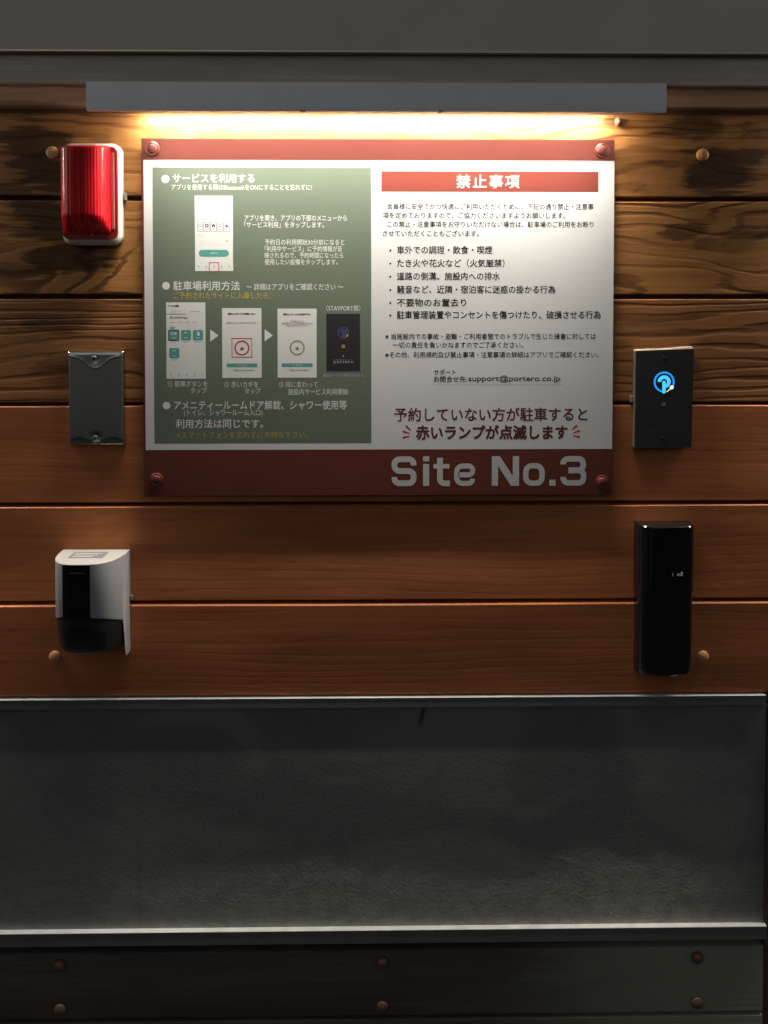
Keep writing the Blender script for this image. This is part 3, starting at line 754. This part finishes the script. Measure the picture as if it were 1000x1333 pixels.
# lens: heightfield over the flange
lx0, lx1 = fx0 + .002, fx1 - .008; lz1, lz0 = fz1 - .001, fz0 + .006
def sstep(a, b, v):
    q = min(max((v - a) / (b - a), 0), 1); return q * q * (3 - 2 * q)
def lens_d(u, v):     # u 0..1 across, v 0..1 from the top down
    a = max(1 - abs(2 * u - 1) ** 3.0, 0) ** 0.5
    top = min(1, max(v / .035, 0)) ** .4
    bot = 1 if v < .80 else max(1 - ((v - .80) / .20) ** 1.5, 0) 
    return .0224 + .026 * a * top * bot
bm = bmesh.new(); nu, nv = 60, 60; G = []
for j in range(nv + 1):
    v = (j / nv); v = v ** 1.6 if v < .5 else v; v = j / nv if j > 6 else (j / 6) ** 2 * 6 / nv
    row = []
    for i in range(nu + 1):
        u = .5 - .5 * math.cos(math.pi * i / nu)
        row.append(bm.verts.new((lx0 + u * (lx1 - lx0), -lens_d(u, v), lz1 - v * (lz1 - lz0))))
    G.append(row)
for j in range(nv):
    for i in range(nu): bm.faces.new((G[j][i], G[j][i + 1], G[j + 1][i + 1], G[j + 1][i]))
link('lens', bm, M['red'], t, True)
link('screw', dome(X(119, 305, .024), Z(305, 119, .024), .0012, .022, .0015, 12), M['screw'], t, True)
# clear strip along the right flank of the lens
link('side_window', B(lx1 + .0004, lx1 + .0046, .0222, .0236, fz0 + .012, fz1 - .008, .0005, 2), M['clearlens'], t)
c = at(163, 256, .004); link('cable_nub', B(c.x - .002, c.x + .0018, 0, .007, c.z - .005, c.z + .005, .001), M['clear'], t)

# ================================================================== STAINLESS COVER PLATE
pd = .010
px0, px1 = X(88.2, 520, pd), X(161.5, 520, pd - .002); pz1, pz0 = Z(457.5, 125, pd), Z(579.5, 125, pd)
t = thing('steel_cover_plate', 'blank stainless steel cover plate with two screws, dimpled at its ends', 'cover plate', ((px0 + px1) / 2, 0, pz0))
pw, ph = px1 - px0, pz1 - pz0; pcx = (px0 + px1) / 2
def plate_d(x, z):
    e = min(x - px0, px1 - x, z - pz0, pz1 - z)
    rr = .0045
    d = pd if e > rr else pd - rr + math.sqrt(max(rr * rr - (rr - e) ** 2, 0))
    if e < 1e-6: return 0.001
    u = (x - pcx) / (pw / 2)
    top = pz1 - rr - z; c_ = .0015 + .0155 * math.exp(-(u / .45) ** 2)
    edge = sstep(0, 1, min(1, e / rr) if e < rr else 1)
    d += .00034 * math.exp(-((top - c_) / .0010) ** 2) * edge
    if top < c_: d -= .00010 * sstep(0, 1, (c_ - top) / c_ * 1.0) * edge
    r2 = math.hypot(x - pcx, z - (pz1 - .0105))
    d -= .0010 * math.exp(-(r2 / .0055) ** 2)
    bot = z - pz0 - rr; c2 = .001 + .006 * math.exp(-((abs(u) - .62) / .3) ** 2)
    if bot < c2: d -= .0010 * sstep(0, 1, (c2 - bot) / c2) * edge
    r2 = math.hypot(x - pcx - .001, z - (pz0 + .0105))
    d -= .0014 * math.exp(-(r2 / .005) ** 2)
    d += .0006 * (1 - u * u) * math.sin(math.pi * (z - pz0) / ph)
    return d
bm = bmesh.new(); G = []
def ticks(a, b, n, e=.0046, m=7):
    L = [a + e * (1 - math.cos(math.pi / 2 * k / m)) for k in range(m)]; L += [a + e + (b - a - 2 * e) * k / n for k in range(n + 1)]
    L += [b - e * (1 - math.cos(math.pi / 2 * k / m)) for k in range(m - 1, -1, -1)]; return L
for z in ticks(pz0, pz1, 110):
    G.append([bm.verts.new((x, -plate_d(x, z), z)) for x in ticks(px0, px1, 70)])
for j in range(len(G) - 1):
    for i in range(len(G[0]) - 1): bm.faces.new((G[j][i], G[j][i + 1], G[j + 1][i + 1], G[j + 1][i]))
link('plate', bm, M['steel'], t, True)
link('box_back', B(px0 + .0008, px1 - .0008, 0, .0028, pz0 + .0008, pz1 - .0008), M['steel'], t)
def cross_screw(px, py, d, r, par, m='screw'):
    c = at(px, py, d)
    k = link('screw', dome(c.x, c.z, r, d - .002, .0034, 20, .6), M[m], par, True)
    bm = bmesh.new()
    for a in (20, 110):
        b2 = B(c.x - r * .62, c.x + r * .62, d + .0006, d + .00155, c.z - r * .14, c.z + r * .14)
        bmesh.ops.rotate(b2, verts=b2.verts, cent=(c.x, 0, c.z), matrix=Matrix.Rotation(R(a), 3, 'Y'))
        me = bpy.data.meshes.new('tmp'); b2.to_mesh(me); b2.free(); bm.from_mesh(me); bpy.data.meshes.remove(me)
    link('screw_recess', bm, M['recess'], k)
cross_screw(122.5, 466, pd - .001, .0036, t); cross_screw(124, 569.5, pd - .001, .0033, t)

# ================================================================== BLACK READER
rd = .0135
q = [at(828.3, 457, rd), at(903.3, 454, rd), at(900.3, 582, rd), at(826.3, 583.5, rd)]
t = thing('access_reader', 'black glossy reader plate with a lit blue ring emblem and padlock icon', 'reader', (q[3].x, 0, q[3].z))
pts = [(p.x, p.z) for p in q]
link('front_plate', loft([(pts, rd - .0035), (pts, rd)]), M['reader'], t)
cen = (sum(p[0] for p in pts) / 4, sum(p[1] for p in pts) / 4)
ins = [(cen[0] + (p[0] - cen[0]) * .985, cen[1] + (p[1] - cen[1]) * .99) for p in pts]
link('housing', loft([(ins, 0), (ins, rd - .0037)]), M['reader_side'], t)
bm = bmesh.new(); n = 30; prev = None
for i in range(n + 1):
    u = i / n; x = pts[0][0] + (pts[1][0] - pts[0][0]) * u + 0.0002; z = pts[0][1] + (pts[1][1] - pts[0][1]) * u - .0005
    hgt = .0016 + .0012 * u + .0004 * math.sin(u * 9) 
    ring_ = [bm.verts.new(v) for v in ((x, 0, z), (x, -rd + .003, z), (x, -rd + .0035, z + hgt * .8), (x, -rd + .006, z + hgt), (x, 0, z + hgt))]
    if prev:
        for k in range(5): bm.faces.new((prev[k], prev[(k + 1) % 5], ring_[(k + 1) % 5], ring_[k]))
    else: bm.faces.new(ring_)
    prev = ring_
bm.faces.new(prev); link('caulk_bead', bm, M['gasket'], t, True)
c = at(822.5, 520, .004); link('cable_nub', B(c.x - .002, c.x + .003, 0, .006, c.z - .004, c.z + .005, .001), M['clear'], t)
c = at(864.6, 497.3, rd)
def put2(n, bm, m):
    dd = {'logo_ring': .0003, 'logo_hook': .0003, 'logo_stem': .0005, 'logo_dot': .0006}[n]
    for v in bm.verts: v.co.y = -(rd + dd)
    link(n, bm, M[m], t)
emblem(c.x, c.z, .0136, put2, 'blue', 'cyan', 'ledwhite')
c = at(864, 525.5, rd); s = .0052
bm = poly(rrect(c.x, c.z - s * .2, s, s * .7, s * .1, 2), rd + .0003); annulus(c.x, c.z + s * .12, s * .26, s * .40, rd + .0003, 0, 180, 14, bm)
link('padlock_icon', bm, M['lockdim'], t)
a = at(843, 562, rd); b2 = at(883, 562, rd)
me = text_mesh('portero', a.x, b2.x, a.z, .004, rd + .0003, 0, 1.25, (Z(565.5, 864, rd), Z(558.5, 864, rd))); link('lettering', me, M['brandim'], t)
for (px, py) in ((864.5, 466), (862, 570)):
    c = at(px, py, rd); k = link('screw', dome(c.x, c.z, .0022, rd - .001, .002, 16, .6), M['black_gloss'], t, True)
    link('slot', B(c.x - .0013, c.x + .0013, rd + .0008, rd + .0011, c.z - .0002, c.z + .0002), M['screw'], k)

# ================================================================== SILVER COVER (outdoor outlet hood)
D0 = .057
oz1 = Z(715, 125); ozb = Z(846, 165)
ox0, ox1 = X(82.5, 715), X(169.7, 715)
t = thing('silver_dispenser', 'silver curved unit with black window and black open underside', 'dispenser', ((ox0 + ox1) / 2, 0, ozb))
ocx, ow = (ox0 + ox1) / 2, (ox1 - ox0) / 2
def oprof(a, k=1.0, kd=1.0):      # a 0..pi, right back to left back
    c_, s_ = math.cos(a), math.sin(a)
    return ocx + ow * k * math.copysign(abs(c_) ** .62, c_), D0 * kd * s_ ** .80
NP = 120
an = [math.pi * (i / NP) ** 1.5 for i in range(NP + 1)]
def zbot(a):      # lower rim of the silver skin: arch over the black mouth, long right leg
    x, d = oprof(a); u = (x - ocx) / ow
    base = Z(804 + 3 * max(u, 0), 110, max(d, .016))
    if a < math.pi / 2 and d < .025: return base + (ozb - base) * sstep(0, 1, (.025 - d) / .009) ** .7
    return base
bm = bmesh.new(); prev = None
for a in an:
    x, d = oprof(a); xi, di = oprof(a, .975, .965)
    zb_ = zbot(a)
    r_ = [bm.verts.new((x, -d, oz1 - .0006)), bm.verts.new((x, -d, zb_ + .0012)), bm.verts.new(((x * .7 + xi * .3), -(d * .7 + di * .3), zb_)), bm.verts.new((xi, -di, zb_ + .0006)), bm.verts.new((xi, -di, oz1 - .002))]
    if prev:
        for k in range(4): bm.faces.new((prev[k], prev[k + 1], r_[k + 1], r_[k]))
    prev = r_
link('cover', bm, M['silver'], t, True)
bm = loft([([(0, 0)] * 0, 0)]) if False else bmesh.new()
tp = [oprof(a) for a in an]; tp2 = [(ocx + (p[0] - ocx) * .99, p[1] * .99) for p in tp]
A_ = [bm.verts.new((p[0], -p[1], oz1 - .0006)) for p in tp]; B_ = [bm.verts.new((p[0], -p[1], oz1)) for p in tp2]
for i in range(NP): bm.faces.new((A_[i], A_[i + 1], B_[i + 1], B_[i]))
bm.faces.new(B_); link('top_plate', bm, M['silver_top'], t)
lab = link('sticker', loft([(None, 0)]) if False else B(ocx - .024, ocx + .020, .012, .034, oz1 + .0001, oz1 + .0003), M['sticker'], t)
for k in range(3):
    link('print_line', B(ocx - .020, ocx + .014 - .004 * k, .017 + .006 * k, .0188 + .006 * k, oz1 + .0003, oz1 + .0005), M['plgrey'], lab)
# black window: patch of the profile pushed 0.5 mm out
bm = bmesh.new(); prev = None
xw0, xw1 = X(82.3, 770, .053), X(117.2, 770, .057)
def prof_d(x):
    u = abs((x - ocx) / ow); c_ = min(u, 1) ** (1 / .62); return D0 * math.sqrt(max(1 - c_ * c_, 0)) ** .80
for i in range(21):
    x = xw0 + (xw1 - xw0) * i / 20; d = prof_d(x)
    r_ = [bm.verts.new((x, -(d - .001), oz1 - .0012)), bm.verts.new((x, -(d + .0006), oz1 - .0014)), bm.verts.new((x, -(d + .0006), Z(804, 100, .055))), bm.verts.new((x, -(d - .001), Z(804, 100, .055) - .0002))]
    if prev:
        for k in range(3): bm.faces.new((prev[k], prev[k + 1], r_[k + 1], r_[k]))
    else: bm.faces.new(r_)
    prev = r_
bm.faces.new(prev); wn = link('window', bm, M['black_gloss'], t, True)
c = at(99, 785, .0585); link('indicator_ring', annulus(c.x, c.z, .0042, .005, .0577 + .0006), M['black_matt'], wn)
c = at(100, 747, .0585); link('caption', B(c.x - .009, c.x + .009, .0575, .0581, c.z - .0006, c.z + .0006), M['brandim'], wn)
# black body
bm = bmesh.new(); prev = None
zb0 = Z(844, 110, .03)
rows = [(oz1 - .004, .955, .93), (Z(806, 110, .05), .965, .95), (Z(812, 110, .05), .965, .975), (Z(820, 110, .05), .96, .97), (zb0 + .008, .93, .88), (zb0, .89, .76)]
RG = []
for (z, k, kd) in rows:
    RG.append([bm.verts.new((oprof(a, k, kd)[0], -oprof(a, k, kd)[1], z)) for a in an])
for j in range(len(RG) - 1):
    for i in range(NP): bm.faces.new((RG[j][i], RG[j][i + 1], RG[j + 1][i + 1], RG[j + 1][i]))
bm.faces.new(RG[-1]); link('black_body', bm, M['black_matt'], t, True)
c = at(171.5, 778, .003); link('cable_nub', B(c.x - .002, c.x + .0016, 0, .005, c.z - .003, c.z + .003, .0008), M['clear'], t)

# ================================================================== BLACK BOX
bd2 = .027
kx0, kx1 = X(824.5, 780, 0), X(906.5, 780, bd2); kz1, kz0 = Z(677.5, 865, 0), Z(882, 865, bd2)
t = thing('black_sensor_box', 'tall glossy black box with notched top and small white marks', 'sensor box', ((kx0 + kx1) / 2, 0, kz0))
def bprof(k, dd, r=.012):      # plan outline, rounded front corners, from left back to right back
    w2 = (kx1 - kx0) / 2 * k; cx_ = (kx0 + kx1) / 2; P = [(cx_ - w2, 0)]
    for i in range(9): a = R(180 - 90 * i / 8); P.append((cx_ - w2 + r + r * math.cos(a), dd - r + r * math.sin(a)))
    for i in range(1, 8): P.append((cx_ - w2 + r + (2 * w2 - 2 * r) * i / 8, dd + .0030 * math.sin(math.pi * i / 8)))
    for i in range(9): a = R(90 - 90 * i / 8); P.append((cx_ + w2 - r + r * math.cos(a), dd - r + r * math.sin(a)))
    P.append((cx_ + w2, 0)); return P
def vloft(rows):
    bm = bmesh.new(); prev = None
    for P, z in rows:
        r_ = [bm.verts.new((p[0], -p[1], z)) for p in P]
        if prev:
            n = len(r_)
            for i in range(n): bm.faces.new((prev[i], prev[(i + 1) % n], r_[(i + 1) % n], r_[i]))
        else: bm.faces.new(r_)
        prev = r_
    bm.faces.new(prev); return bm
zs = Z(773, 865, bd2)
link('upper_cover', vloft([(bprof(.985, bd2 - .001), kz1), (bprof(1, bd2), kz1 - .001), (bprof(1, bd2), zs + .001), (bprof(.99, bd2 - .001), zs)]), M['black_gloss'], t, True)
link('lower_body', vloft([(bprof(.985, bd2 - .0015), zs - .0004), (bprof(.985, bd2 - .0015), kz0 + .012), (bprof(.975, bd2 - .003), kz0 + .003), (bprof(.96, bd2 - .006), kz0)]), M['black_gloss'], t, True)
x848, x868 = X(848, 700, bd2), X(868.5, 700, bd2)
link('notch_block', B(x848, x868, bd2 - .001, bd2 + .0036, Z(690, 858, bd2), kz1 - .0004, .0007), M['black_gloss'], t)
link('face_ridge', B(x848 - .0004, x848 + .0004, bd2, bd2 + .0032, zs + .004, Z(691, 858, bd2)), M['black_gloss'], t)
bm = bmesh.new()
for (u0, u1, v0, v1) in ((875.2, 876.2, 745.5, 750), (874.4, 875.2, 746, 747), (881.5, 884, 746.6, 749.6), (884.8, 885.8, 747.2, 749.6), (887.2, 888.6, 745, 749.8)):
    a = at(u0, v0, bd2 + .002); b2 = at(u1, v1, bd2 + .002); box(bm, a.x, b2.x, -bd2 - .0029, -bd2 - .0006, b2.z, a.z)
link('marking', bm, M['pw'], t)

# unseen wall added behind the viewer to block sky reflections
bw = link('sky_block_wall', B(-12, 12, 5.0, 5.2, 0, 3.1), M['block']); tag(bw, 'unseen tall grey wall added opposite the sign to keep the sky out of reflections', 'wall')
